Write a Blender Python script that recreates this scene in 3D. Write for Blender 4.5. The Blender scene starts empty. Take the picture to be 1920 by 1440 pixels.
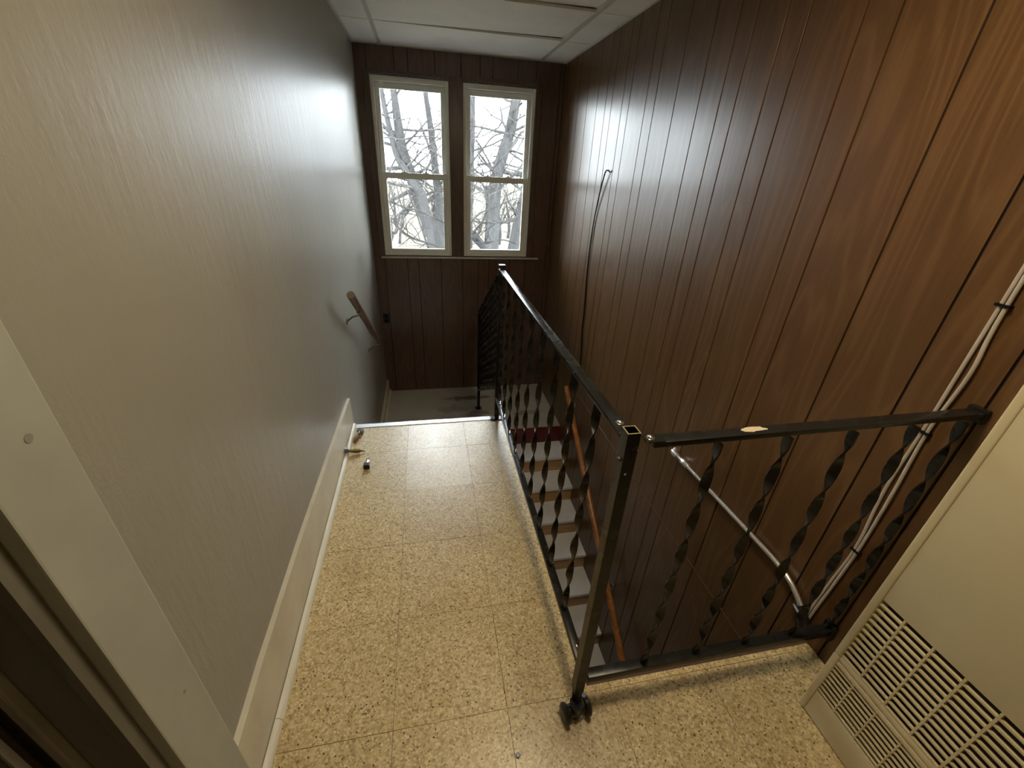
import bpy, bmesh, math, random
from mathutils import Vector, Matrix
random.seed(7)
S = bpy.context.scene
COL = S.collection

# ------------------------------------------------------------------ camera
FPX = 772.98
Fv = Vector((0.187889, 0.864446, -0.466294)); Rv = Vector((0.981078, -0.187769, 0.047218)); Uv = Vector((0.046738, 0.466343, 0.883369))
cam = bpy.data.cameras.new('camera'); co = bpy.data.objects.new('camera', cam); COL.objects.link(co)
cam.sensor_fit = 'HORIZONTAL'; cam.sensor_width = 36.0; cam.lens = FPX/1920*36.0; cam.clip_start = 0.02; cam.clip_end = 300
CP = Vector((0.46233, 0.0, 1.32107))
M = Matrix.Identity(4)
for i in range(3):
    M[i][0] = Rv[i]; M[i][1] = Uv[i]; M[i][2] = -Fv[i]; M[i][3] = CP[i]
co.matrix_world = M
S.camera = co

# ------------------------------------------------------------------ world, lamp, exposure
W = bpy.data.worlds.new('sky'); S.world = W; W.use_nodes = True
bg = W.node_tree.nodes['Background']; bg.inputs[0].default_value = (0.89, 0.95, 1.0, 1); bg.inputs[1].default_value = 13.0
la = bpy.data.lights.new('ceiling_bulb', 'AREA'); la.shape = 'DISK'; la.size = 0.36; la.energy = 7.8; la.color = (1.0, 0.83, 0.56)
lo = bpy.data.objects.new('ceiling_bulb', la); COL.objects.link(lo); lo.location = (0.90, 0.74, 1.95)
S.view_settings.view_transform = 'Standard'; S.view_settings.look = 'None'
S.view_settings.exposure = 0.88; S.view_settings.gamma = 1.0
try: S.view_settings.use_curve_mapping = False
except Exception: pass

# ------------------------------------------------------------------ measures
R = 1.6171; H = 2.0602; B = 3.9344; L = -0.8133; E = 2.048; FX = 0.862; FY = 0.609
T = 0.3048; NY = -1.25

# ------------------------------------------------------------------ materials
def mat(name):
    m = bpy.data.materials.new(name); m.use_nodes = True
    nt = m.node_tree; return m, nt, nt.nodes['Principled BSDF']
def N(nt, t, **k):
    n = nt.nodes.new(t)
    for a, v in k.items(): setattr(n, a, v)
    return n
def ramp(nt, src, stops, interp='LINEAR'):
    r = N(nt, 'ShaderNodeValToRGB'); e = r.color_ramp.elements; r.color_ramp.interpolation = interp
    while len(e) > 1: e.remove(e[0])
    e[0].position = stops[0][0]; e[0].color = (*stops[0][1], 1)
    for p, c in stops[1:]:
        x = e.new(p); x.color = (*c, 1)
    nt.links.new(src, r.inputs[0]); return r.outputs[0]
def coords(nt, scale=(1, 1, 1), rand=0.0, loc=(0, 0, 0)):
    g = N(nt, 'ShaderNodeNewGeometry'); src = g.outputs['Position']
    if rand:
        oi = N(nt, 'ShaderNodeObjectInfo'); mu = N(nt, 'ShaderNodeMath', operation='MULTIPLY'); mu.inputs[1].default_value = rand
        nt.links.new(oi.outputs['Random'], mu.inputs[0])
        ad = N(nt, 'ShaderNodeVectorMath', operation='ADD'); nt.links.new(src, ad.inputs[0]); nt.links.new(mu.outputs[0], ad.inputs[1]); src = ad.outputs[0]
    mp = N(nt, 'ShaderNodeMapping'); mp.inputs['Scale'].default_value = scale; mp.inputs['Location'].default_value = loc
    nt.links.new(src, mp.inputs[0]); return mp.outputs[0]
def noise(nt, vec, scale, detail=4, rough=0.55, out='Fac'):
    n = N(nt, 'ShaderNodeTexNoise'); n.inputs['Scale'].default_value = scale; n.inputs['Detail'].default_value = detail; n.inputs['Roughness'].default_value = rough
    nt.links.new(vec, n.inputs['Vector']); return n.outputs[out]
def mixc(nt, f, a, b, mode='MIX'):
    m = N(nt, 'ShaderNodeMix', data_type='RGBA', blend_type=mode)
    def put(s, v):
        if hasattr(v, 'links') or hasattr(v, 'is_linked'): nt.links.new(v, s)
        elif isinstance(v, (int, float)): s.default_value = v
        else: s.default_value = (*v, 1)
    put(m.inputs[0], f); put(m.inputs[6], a); put(m.inputs[7], b); return m.outputs[2]
def mth(nt, op, a, b=None):
    m = N(nt, 'ShaderNodeMath', operation=op)
    for s, v in ((m.inputs[0], a), (m.inputs[1], b)):
        if v is None: continue
        if isinstance(v, (int, float)): s.default_value = v
        else: nt.links.new(v, s)
    return m.outputs[0]
def bump(nt, bs, h, strength=0.3, dist=0.002, prev=None):
    b = N(nt, 'ShaderNodeBump'); b.inputs['Strength'].default_value = strength; b.inputs['Distance'].default_value = dist
    nt.links.new(h, b.inputs['Height'])
    if prev is not None: nt.links.new(prev, b.inputs['Normal'])
    nt.links.new(b.outputs[0], bs.inputs['Normal']); return b.outputs[0]
def simple(name, col, rough=0.5, metal=0.0, var=0.12, vscale=12, spec=0.5, bmp=0.0):
    m, nt, bs = mat(name); v = coords(nt); n = noise(nt, v, vscale, 3)
    nt.links.new(ramp(nt, n, [(0.3, tuple(c*(1-var) for c in col)), (0.7, tuple(min(1, c*(1+var)) for c in col))]), bs.inputs['Base Color'])
    bs.inputs['Roughness'].default_value = rough; bs.inputs['Metallic'].default_value = metal; bs.inputs['Specular IOR Level'].default_value = spec
    if bmp: bump(nt, bs, noise(nt, v, vscale*6, 3), bmp, 0.002)
    return m

def m_paint():
    m, nt, bs = mat('greige_semigloss_paint'); v = coords(nt)
    c = ramp(nt, noise(nt, v, 1.6, 3), [(0.3, (0.305, 0.290, 0.240)), (0.7, (0.345, 0.328, 0.276))])
    nt.links.new(c, bs.inputs['Base Color'])
    bs.inputs['Roughness'].default_value = 0.38; bs.inputs['Specular IOR Level'].default_value = 0.20
    sag = noise(nt, coords(nt, (1, 7, 1.3)), 4.5, 4, 0.6)
    fine = noise(nt, coords(nt, (1, 1.6, 0.9)), 38, 4, 0.65)
    patch = ramp(nt, noise(nt, v, 3.2, 2), [(0.52, (0, 0, 0)), (0.66, (1, 1, 1))])
    lump = mth(nt, 'MULTIPLY', noise(nt, coords(nt, (1, 1.0, 2.4)), 95, 2, 0.5), patch)
    area = ramp(nt, noise(nt, coords(nt), 1.1, 2), [(0.36, (0.45, 0.45, 0.45)), (0.60, (1, 1, 1))])
    sag = mth(nt, 'MULTIPLY', sag, area); fine = mth(nt, 'MULTIPLY', fine, area)
    b1 = bump(nt, bs, sag, 0.34, 0.0055)
    b2 = bump(nt, bs, fine, 0.36, 0.0024, b1)
    bump(nt, bs, lump, 0.5, 0.0014, b2)
    return m
def m_wood(name, dark, mid, lite, rough=0.3, axis='z', fig=1.0, spec=0.5, rand=37.0):
    m, nt, bs = mat(name)
    sc = {'z': (3.2, 3.2, 0.42), 'y': (3.2, 0.42, 3.2), 'x': (0.42, 3.2, 3.2)}[axis]
    sf = {'z': (1, 1, 0.035), 'y': (1, 0.035, 1), 'x': (0.035, 1, 1)}[axis]
    n1 = noise(nt, coords(nt, sc, rand), 1.6, 2, 0.45)
    w = mth(nt, 'SINE', mth(nt, 'MULTIPLY', n1, 95*fig))
    w = mth(nt, 'MULTIPLY_ADD', w, 0.5); nt.nodes[-1].inputs[2].default_value = 0.5; w = mth(nt, 'POWER', w, 2.5)
    fine = noise(nt, coords(nt, sf, rand), 150, 4, 0.7)
    big = noise(nt, coords(nt, (2, 2, 0.5), rand), 1.2, 2)
    f = mth(nt, 'ADD', mth(nt, 'MULTIPLY', w, 0.22), mth(nt, 'ADD', mth(nt, 'MULTIPLY', fine, 0.57), mth(nt, 'MULTIPLY', big, 0.25)))
    c = ramp(nt, f, [(0.25, dark), (0.5, mid), (0.78, lite)])
    nt.links.new(c, bs.inputs['Base Color'])
    bs.inputs['Roughness'].default_value = rough; bs.inputs['Specular IOR Level'].default_value = spec
    bump(nt, bs, mth(nt, 'ADD', fine, mth(nt, 'MULTIPLY', noise(nt, coords(nt), 6, 2), 6.0)), 0.22, 0.0005)
    return m
def m_tile(name='flecked_vinyl_tile', pale=0.0):
    m, nt, bs = mat(name); v = coords(nt, (1, 1, 1), 11.0)
    wv = N(nt, 'ShaderNodeVectorMath', operation='ADD'); sc = N(nt, 'ShaderNodeVectorMath', operation='SCALE'); sc.inputs['Scale'].default_value = 0.006
    nt.links.new(noise(nt, v, 60, 3, out='Color'), sc.inputs[0]); nt.links.new(v, wv.inputs[0]); nt.links.new(sc.outputs[0], wv.inputs[1]); v2 = wv.outputs[0]
    def vor(s, vec=v2):
        q = N(nt, 'ShaderNodeTexVoronoi'); q.inputs['Scale'].default_value = s; nt.links.new(vec, q.inputs['Vector']); return q
    chips = vor(200)
    sep = N(nt, 'ShaderNodeSeparateColor'); nt.links.new(chips.outputs['Color'], sep.inputs[0])
    c = ramp(nt, sep.outputs[0], [(0.0, (0.20, 0.115, 0.04)), (0.16, (0.40, 0.275, 0.11)), (0.5, (0.62, 0.47, 0.22)), (0.82, (0.74, 0.59, 0.31)), (1.0, (0.92, 0.80, 0.53))])
    n2 = ramp(nt, noise(nt, v, 62, 4, 0.7), [(0.35, (0.40, 0.28, 0.115)), (0.65, (0.80, 0.655, 0.37))])
    c = mixc(nt, 0.36, c, n2)
    sp = vor(170, v); sp2 = N(nt, 'ShaderNodeSeparateColor'); nt.links.new(sp.outputs['Color'], sp2.inputs[0])
    sp_m = mth(nt, 'MULTIPLY', mth(nt, 'GREATER_THAN', sp2.outputs[0], 0.955), mth(nt, 'LESS_THAN', sp.outputs['Distance'], 0.42))
    c = mixc(nt, sp_m, c, (0.06, 0.035, 0.015))
    sp3 = vor(120, v); s3 = N(nt, 'ShaderNodeSeparateColor'); nt.links.new(sp3.outputs['Color'], s3.inputs[0])
    c = mixc(nt, mth(nt, 'MULTIPLY', mth(nt, 'GREATER_THAN', s3.outputs[1], 0.93), mth(nt, 'LESS_THAN', sp3.outputs['Distance'], 0.3)), c, (0.74, 0.63, 0.45))
    oi = N(nt, 'ShaderNodeObjectInfo'); c = mixc(nt, 0.5, c, ramp(nt, oi.outputs['Random'], [(0, (0.80, 0.80, 0.80)), (1, (1, 1, 1))]), 'MULTIPLY')
    # worn, rust-brown trail running away from the foot of the far post, and grime along the stair edge
    g = N(nt, 'ShaderNodeNewGeometry'); xyz = N(nt, 'ShaderNodeSeparateXYZ'); nt.links.new(g.outputs['Position'], xyz.inputs[0])
    wob = mth(nt, 'MULTIPLY', mth(nt, 'SUBTRACT', noise(nt, coords(nt), 9, 3), 0.5), 0.045)
    dx = mth(nt, 'ABSOLUTE', mth(nt, 'SUBTRACT', mth(nt, 'ADD', xyz.outputs[0], wob), 0.803))
    band = ramp(nt, dx, [(0.0, (1, 1, 1)), (0.012, (0.9, 0.9, 0.9)), (0.034, (0, 0, 0))])
    along = ramp(nt, mth(nt, 'DIVIDE', xyz.outputs[1], 2.2), [(0.5, (0, 0, 0)), (0.70, (0.4, 0.4, 0.4)), (0.84, (1, 1, 1)), (0.93, (1, 1, 1)), (0.935, (0.1, 0.1, 0.1))])
    st = mth(nt, 'MULTIPLY', mth(nt, 'MULTIPLY', band, along), 0.85)
    c = mixc(nt, st, c, (0.27, 0.16, 0.065))
    grime = ramp(nt, noise(nt, coords(nt), 2.6, 4), [(0.5, (1, 1, 1)), (0.75, (0.80, 0.74, 0.66))])
    c = mixc(nt, 1.0, c, grime, 'MULTIPLY')
    if pale: c = mixc(nt, pale, c, (0.74, 0.71, 0.66))  # mixes the tile colour towards pale grey
    nt.links.new(c, bs.inputs['Base Color'])
    rr = ramp(nt, noise(nt, coords(nt), 6, 4), [(0.3, (0.30,)*3), (0.7, (0.40,)*3)])
    nt.links.new(rr, bs.inputs['Roughness']); bs.inputs['Specular IOR Level'].default_value = 0.9
    bump(nt, bs, noise(nt, coords(nt), 30, 3), 0.12, 0.001)
    return m
def m_landing():
    m, nt, bs = mat('scuffed_grey_floor_paint'); v = coords(nt)
    c = ramp(nt, noise(nt, v, 3, 4), [(0.3, (0.42, 0.41, 0.36)), (0.7, (0.56, 0.55, 0.50))])
    g = N(nt, 'ShaderNodeNewGeometry'); xyz = N(nt, 'ShaderNodeSeparateXYZ'); nt.links.new(g.outputs['Position'], xyz.inputs[0])
    def blot(cx, cy, rx, ry, s, amt, col, c):
        a = mth(nt, 'POWER', mth(nt, 'DIVIDE', mth(nt, 'SUBTRACT', xyz.outputs[0], cx), rx), 2.0)
        b = mth(nt, 'POWER', mth(nt, 'DIVIDE', mth(nt, 'SUBTRACT', xyz.outputs[1], cy), ry), 2.0)
        d = mth(nt, 'ADD', mth(nt, 'ADD', a, b), mth(nt, 'MULTIPLY', mth(nt, 'SUBTRACT', noise(nt, v, s, 5, 0.7), 0.5), 3.2))
        return mixc(nt, mth(nt, 'MULTIPLY', ramp(nt, d, [(0.25, (1, 1, 1)), (0.75, (0, 0, 0))]), amt), c, col)
    c = blot(0.80, 3.70, 0.30, 0.05, 14, 0.75, (0.13, 0.08, 0.06), c)
    c = blot(0.66, 3.50, 0.22, 0.10, 9, 0.5, (0.19, 0.14, 0.10), c)
    c = blot(0.85, 3.38, 0.16, 0.07, 11, 0.6, (0.20, 0.12, 0.08), c)
    c = blot(1.35, 3.35, 0.20, 0.05, 13, 0.5, (0.16, 0.13, 0.11), c)
    nt.links.new(c, bs.inputs['Base Color']); bs.inputs['Roughness'].default_value = 0.5
    bump(nt, bs, noise(nt, v, 40, 3), 0.2, 0.001)
    return m
def m_pane():
    m, nt, bs = mat('window_glass'); out = nt.nodes['Material Output']
    tr = N(nt, 'ShaderNodeBsdfTransparent'); gl = N(nt, 'ShaderNodeBsdfGlossy'); gl.inputs['Roughness'].default_value = 0.01
    fr = N(nt, 'ShaderNodeFresnel'); fr.inputs['IOR'].default_value = 1.35
    n = noise(nt, coords(nt), 6, 2); tr_c = ramp(nt, n, [(0, (0.93, 0.95, 0.95)), (1, (0.97, 0.985, 0.98))]); nt.links.new(tr_c, tr.inputs[0])
    mx = N(nt, 'ShaderNodeMixShader'); nt.links.new(fr.outputs[0], mx.inputs[0]); nt.links.new(tr.outputs[0], mx.inputs[1]); nt.links.new(gl.outputs[0], mx.inputs[2])
    nt.links.new(mx.outputs[0], out.inputs[0]); return m
def m_iron():
    m, nt, bs = mat('black_enamelled_iron'); v = coords(nt)
    chip = ramp(nt, noise(nt, v, 26, 5, 0.7), [(0.70, (0, 0, 0)), (0.74, (1, 1, 1))])
    c = mixc(nt, chip, (0.012, 0.012, 0.011), (0.06, 0.05, 0.042))
    g = N(nt, 'ShaderNodeNewGeometry'); xyz = N(nt, 'ShaderNodeSeparateXYZ'); nt.links.new(g.outputs['Position'], xyz.inputs[0])
    # bare scraped patch on the cross rail
    d = mth(nt, 'ADD', mth(nt, 'POWER', mth(nt, 'DIVIDE', mth(nt, 'SUBTRACT', xyz.outputs[0], 1.065), 0.036), 2.0),
            mth(nt, 'ADD', mth(nt, 'POWER', mth(nt, 'DIVIDE', mth(nt, 'SUBTRACT', xyz.outputs[1], 0.558), 0.010), 2.0),
                mth(nt, 'ADD', mth(nt, 'POWER', mth(nt, 'DIVIDE', mth(nt, 'SUBTRACT', xyz.outputs[2], 0.896), 0.02), 2.0), mth(nt, 'MULTIPLY', noise(nt, coords(nt, (1, 4, 1)), 60, 3), 1.4))))
    c = mixc(nt, ramp(nt, d, [(1.15, (1, 1, 1)), (1.3, (0, 0, 0))]) if False else mth(nt, 'LESS_THAN', d, 1.25), c, (0.55, 0.47, 0.33))
    nt.links.new(c, bs.inputs['Base Color'])
    rr = ramp(nt, noise(nt, v, 14, 4), [(0.3, (0.18,)*3), (0.7, (0.34,)*3)]); nt.links.new(rr, bs.inputs['Roughness'])
    bs.inputs['Specular IOR Level'].default_value = 0.32
    bump(nt, bs, noise(nt, v, 45, 3), 0.18, 0.0008)
    return m
def m_bark(name, a, b):
    m, nt, bs = mat(name); v = coords(nt, (1, 1, 0.3))
    nt.links.new(ramp(nt, noise(nt, v, 9, 4), [(0.3, a), (0.7, b)]), bs.inputs['Base Color']); bs.inputs['Roughness'].default_value = 0.9; bs.inputs['Specular IOR Level'].default_value = 0.0
    bump(nt, bs, noise(nt, v, 30, 3), 0.5, 0.01); return m
def m_emit(name, col, st):
    m, nt, bs = mat(name); bs.inputs['Emission Color'].default_value = (*col, 1); bs.inputs['Emission Strength'].default_value = st
    nt.links.new(ramp(nt, noise(nt, coords(nt), 5), [(0, (0.8, 0.8, 0.78)), (1, (0.85, 0.85, 0.82))]), bs.inputs['Base Color']); return m
def m_ground():
    m, nt, bs = mat('dry_winter_grass'); v = coords(nt)
    nt.links.new(ramp(nt, noise(nt, v, 0.9, 6, 0.7), [(0.3, (0.075, 0.066, 0.052)), (0.7, (0.115, 0.102, 0.082))]), bs.inputs['Base Color']); bs.inputs['Roughness'].default_value = 1.0; bs.inputs['Specular IOR Level'].default_value = 0.0
    return m

M_PAINT = m_paint()
M_PANEL = m_wood('walnut_print_panelling', (0.078, 0.038, 0.013), (0.110, 0.055, 0.020), (0.146, 0.079, 0.033), 0.31, spec=0.38)
M_PANELB = m_wood('dark_walnut_panelling', (0.070, 0.036, 0.024), (0.100, 0.053, 0.035), (0.13, 0.072, 0.048), 0.32, spec=0.8)
M_TRIMW = m_wood('dark_stained_trim', (0.085, 0.055, 0.046), (0.11, 0.072, 0.060), (0.14, 0.095, 0.080), 0.28)
M_GROOVE = simple('groove_shadow_backing', (0.014, 0.007, 0.004), 0.8)
M_TILE = m_tile(); M_TILEP = m_tile('pale_vinyl_tile', 0.24); M_GROUT = simple('tile_bed', (0.10, 0.07, 0.04), 0.9)
M_CREAM = simple('cream_baseboard_paint', (0.62, 0.575, 0.45), 0.38, var=0.10, vscale=7, bmp=0.15)
M_SHOE = simple('ivory_moulding_paint', (0.72, 0.68, 0.56), 0.4, var=0.05)
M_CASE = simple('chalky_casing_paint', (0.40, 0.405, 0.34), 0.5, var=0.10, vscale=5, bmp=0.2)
M_JAMB = simple('shaded_jamb_paint', (0.17, 0.16, 0.125), 0.6, var=0.12)  # off-white jamb with the doorway shade put into its colour
M_STOP = simple('grey_stop_paint', (0.30, 0.28, 0.24), 0.6)
M_DOORW = simple('door_shade_brown', (0.045, 0.030, 0.022), 0.5)  # leaf colour darkened so the doorway reads as unlit
M_LAND = m_landing()
M_TREAD = simple('grey_tread_paint', (0.86, 0.89, 0.93), 0.5, var=0.08, vscale=5)
M_RISER = m_wood('varnished_pine_riser', (0.36, 0.21, 0.085), (0.50, 0.31, 0.14), (0.62, 0.42, 0.21), 0.4, 'x')
M_RED = simple('oxblood_riser_paint', (0.115, 0.010, 0.011), 0.4, var=0.15)
M_RAILW = m_wood('varnished_handrail', (0.27, 0.095, 0.025), (0.42, 0.17, 0.05), (0.55, 0.25, 0.085), 0.3, 'y')
M_RAILB = m_wood('brown_handrail', (0.10, 0.055, 0.030), (0.15, 0.085, 0.048), (0.21, 0.125, 0.075), 0.4, 'y')
M_END = simple('bare_end_grain', (0.22, 0.18, 0.13), 0.7)
M_IRON = m_iron()
M_STEEL = simple('bright_screw_steel', (0.75, 0.72, 0.66), 0.22, 1.0)
M_BRK = simple('dull_bracket_steel', (0.22, 0.22, 0.21), 0.45, 0.8)
M_GALV = simple('galvanised_conduit', (0.82, 0.82, 0.80), 0.24, 0.75, var=0.05)
M_ALU = simple('aluminium_edge_strip', (0.72, 0.75, 0.78), 0.36, 0.35, var=0.06)
M_VINYL = simple('white_window_vinyl', (0.80, 0.81, 0.74), 0.38, var=0.03)
M_PANE = m_pane()
M_CEIL = simple('ceiling_board', (0.86, 0.84, 0.79), 0.75, var=0.06, vscale=3, bmp=0.1)
M_TEE = simple('ceiling_grid_enamel', (0.55, 0.53, 0.46), 0.5, var=0.05)
M_VOID = simple('ceiling_void_shade', (0.02, 0.018, 0.015), 1.0)  # near-black colour stands in for the darkness above the ceiling boards
M_FURN = simple('beige_heater_enamel', (0.62, 0.535, 0.33), 0.42, var=0.05, vscale=5)
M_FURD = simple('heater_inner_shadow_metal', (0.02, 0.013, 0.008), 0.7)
M_RUB = simple('black_rubber', (0.012, 0.012, 0.013), 0.32)
M_CAB = simple('white_cable_sheath', (0.46, 0.40, 0.33), 0.45)
M_WIRE = simple('black_cable_sheath', (0.008, 0.007, 0.009), 0.6, spec=0.1)
M_OUT = simple('brown_outlet_plastic', (0.02, 0.013, 0.010), 0.35)
M_BRASS = simple('oxidised_brass', (0.22, 0.15, 0.06), 0.4, 0.8)
M_COPPER = simple('worn_copper_thread', (0.30, 0.16, 0.09), 0.4, 0.7)
M_NUT = simple('grey_zinc_nut', (0.16, 0.17, 0.19), 0.4, 0.7)
M_BARK1 = m_bark('grey_bark', (0.026, 0.026, 0.026), (0.042, 0.041, 0.041))
M_BARK2 = m_bark('pale_twig_bark', (0.018, 0.0175, 0.017), (0.060, 0.058, 0.056))
M_GRASS = m_ground()
M_PAPER = simple('grey_splintered_board', (0.32, 0.29, 0.26), 0.8)
M_BROWNW = simple('beige_room_paint', (0.55, 0.46, 0.33), 0.6)

# ------------------------------------------------------------------ mesh building
class MB:
    def __init__(s): s.v = []; s.f = []; s.m = []
    def box(s, x0, x1, y0, y1, z0, z1, mi=0):
        b = len(s.v)
        s.v += [(x, y, z) for z in (z0, z1) for y in (y0, y1) for x in (x0, x1)]
        for q in ((0, 2, 3, 1), (4, 5, 7, 6), (0, 1, 5, 4), (2, 6, 7, 3), (0, 4, 6, 2), (1, 3, 7, 5)):
            s.f.append([b+i for i in q]); s.m.append(mi)
        return s
    def hexa(s, bot, top, mi=0):
        b = len(s.v); n = len(bot); s.v += list(bot)+list(top)
        s.f.append([b+i for i in range(n)][::-1]); s.f.append([b+n+i for i in range(n)]); s.m += [mi, mi]
        for i in range(n):
            j = (i+1) % n; s.f.append([b+i, b+j, b+n+j, b+n+i]); s.m.append(mi)
        return s
    def tube(s, pts, r, n=10, mi=0, cap=True, flat=None):
        pts = [Vector(p) for p in pts]; rs = r if isinstance(r, (list, tuple)) else [r]*len(pts)
        b = len(s.v); up = None
        for i, p in enumerate(pts):
            d = (pts[min(i+1, len(pts)-1)]-pts[max(i-1, 0)])
            if d.length < 1e-9: d = Vector((0, 0, 1))
            d.normalize()
            if up is None:
                a = Vector((0, 0, 1)) if abs(d.z) < 0.9 else Vector((1, 0, 0))
                up = d.cross(a).normalized()
            else:
                up = (up-d*up.dot(d)); up = up.normalized() if up.length > 1e-6 else d.orthogonal().normalized()
            w = d.cross(up)
            for k in range(n):
                a = 2*math.pi*k/n; s.v.append(tuple(p+(up*math.cos(a)+w*math.sin(a))*rs[i]))
        for i in range(len(pts)-1):
            for k in range(n):
                j = (k+1) % n; s.f.append([b+i*n+k, b+i*n+j, b+(i+1)*n+j, b+(i+1)*n+k]); s.m.append(mi)
        if cap:
            s.f.append([b+k for k in range(n)][::-1]); s.f.append([b+(len(pts)-1)*n+k for k in range(n)]); s.m += [mi, mi]
        return s
    def cyl(s, p, q, r, n=16, mi=0): return s.tube([p, q], r, n, mi)
    def build(s, name, mats, parent=None, smooth=False, bevel=0.0, seg=2, kind=None, label=None, origin=None):
        me = bpy.data.meshes.new(name)
        vv = s.v
        if origin is not None: vv = [(a-origin[0], b-origin[1], c-origin[2]) for a, b, c in s.v]
        me.from_pydata(vv, [], s.f)
        ml = mats if isinstance(mats, (list, tuple)) else [mats]
        for x in ml: me.materials.append(x)
        if len(ml) > 1: me.polygons.foreach_set('material_index', s.m)
        bm = bmesh.new(); bm.from_mesh(me); bmesh.ops.recalc_face_normals(bm, faces=bm.faces)
        if bevel: bmesh.ops.bevel(bm, geom=list(bm.edges), offset=bevel, segments=seg, affect='EDGES', profile=0.6)
        bm.to_mesh(me); bm.free()
        if smooth:
            me.polygons.foreach_set('use_smooth', [True]*len(me.polygons))
            try: me.set_sharp_from_angle(angle=math.radians(50))
            except Exception: pass
        o = bpy.data.objects.new(name, me); COL.objects.link(o)
        if origin is not None: o.location = origin
        if parent is not None:
            o.parent = parent
            if origin is not None and parent.location.length > 0: o.location = Vector(origin)-parent.location
            elif parent.location.length > 0: o.location = -parent.location
        if kind: o['kind'] = kind
        if label: o['label'] = label
        return o
def thing(name, label, cat, loc=(0, 0, 0), group=None, kind=None):
    o = bpy.data.objects.new(name, None); COL.objects.link(o); o.location = loc; o.empty_display_size = 0.05
    o['label'] = label; o['category'] = cat
    if group: o['group'] = group
    if kind: o['kind'] = kind
    return o
def tag(o, label, cat, group=None, kind=None):
    o['label'] = label; o['category'] = cat
    if group: o['group'] = group
    if kind: o['kind'] = kind
    return o
def bx(name, m, a, parent=None, **k): return MB().box(*a).build(name, m, parent, **k)
def share(src, name, parent, loc):
    o = src.copy(); o.name = name; COL.objects.link(o); o.parent = parent; o.location = loc; return o

# ------------------------------------------------------------------ floor with vinyl tiles
fl = MB().box(-0.12, FX, NY, E, -0.20, -0.0035); fl.box(FX, R+0.05, NY, FY-0.024, -0.20, -0.0035)
floor = tag(fl.build('floor', M_GROUT), 'upper hall floor of cream and tan flecked square vinyl tiles', 'floor', kind='structure')
xs = [0.0121+T*k for k in range(7)]; ys = [1.7874-T*k for k in range(-1, 11)]
g = 0.0006
for i in range(-1, 6):
    for j in range(len(ys)):
        x0 = 0.0121+T*i; x1 = x0+T; y1 = ys[j]; y0 = y1-T
        x0c, x1c = max(x0, 0.002), min(x1, R-0.002); y0c, y1c = max(y0, NY), min(y1, E-0.004)
        if x1c-x0c < 0.015 or y1c-y0c < 0.015: continue
        dz = random.uniform(-0.0004, 0.0004); mb = MB(); ok = False
        # area above FY only reaches x = FX
        if y1c > FY-0.024 and x1c > FX-0.003:
            if x0c < FX-0.02: mb.box(x0c+g, FX-0.003, y0c+g, y1c-g, -0.0035, dz); ok = True
            if y0c < FY-0.04: mb.box(max(x0c+g, FX-0.003), x1c-g, y0c+g, FY-0.024, -0.0035, dz); ok = True
        else:
            mb.box(x0c+g, x1c-g, y0c+g, y1c-g, -0.0035, dz); ok = True
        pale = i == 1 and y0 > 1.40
        if ok: mb.build('floor_tile', M_TILEP if pale else M_TILE, floor, label='paler greyish floor tile near the stair nosing' if pale else None)

# trims at the edges of the floor
bx('trim_1', M_ALU, (0.028, FX, E-0.030, E+0.006, -0.001, 0.0035), kind='structure', bevel=0.0012)
t = bpy.data.objects['trim_1']; t['label'] = 'pale metal nosing strip across the top of the short stair flight'; t['category'] = 'trim'
o = bx('trim_2', M_TRIMW, (FX, R, FY-0.024, FY+0.004, -0.11, 0.002), kind='structure', bevel=0.003); tag(o, 'brown wooden edge board of the floor beneath the cross railing', 'trim')
o = bx('trim_3', M_TRIMW, (FX, FX+0.010, FY, E, -0.12, -0.012), kind='structure'); tag(o, 'brown fascia board under the long railing at the stairwell edge', 'trim')

# ------------------------------------------------------------------ walls
# wall on the paint side, with a doorway below y = 0.405
wl = MB().box(-0.14, 0, 0.405, B, -3.0, H+0.12); wl.box(-0.14, 0, NY, -0.45, -0.2, H+0.12); wl.box(-0.30, -0.14, NY, 0.405, -0.2, H+0.12); wl.box(-0.14, 0, -0.45, 0.405, 2.0, H+0.12)
tag(wl.build('wall_left', M_PAINT), 'greige semi-gloss painted plaster wall with a lumpy surface', 'wall', kind='structure')

# panelled wall
wr = tag(MB().box(R+0.006, R+0.14, NY, B+0.12, -3.0, H+0.12).build('wall_right', M_GROOVE), 'wall of vertical brown wood-grain panelling boards above the stairwell', 'wall', kind='structure')
gy = [3.844, 3.6409, 3.5304, 3.3261, 3.1274, 2.9724, 2.8719, 2.7115, 2.6163, 2.4084, 2.3076, 2.1089, 1.9105, 1.7611, 1.6623, 1.5106, 1.4133, 1.2124, 1.1077, .9023, .699, .547, .445, .293, .190, -.013, -.115, -.318, -.521, -.673, -.775, -.927, -1.03, NY]
prev = B
def board_x(y0, y1, z0, z1, parent, m):
    c = 0.0006; a = 0.0030
    mb = MB(); xf = R; xb = R+0.0062
    bot = [(xb, y0+a, z0), (xf+c, y0+a, z0), (xf, y0+a+c*.8, z0), (xf, y1-a-c*.8, z0), (xf+c, y1-a, z0), (xb, y1-a, z0)]
    mb.hexa(bot, [(p[0], p[1], z1) for p in bot]); mb.build('panel_board', m, parent)
for y in gy:
    board_x(y, prev, -0.296, H+0.02, wr, M_PANEL); board_x(y, prev, -3.0, -0.302, wr, M_PANEL); prev = y
o = bx('seam_strip', simple('seam_bead_varnish', (0.13, 0.065, 0.03), 0.3), (R-0.0022, R+0.004, FY-0.6, B, -0.3015, -0.2965), wr)

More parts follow.
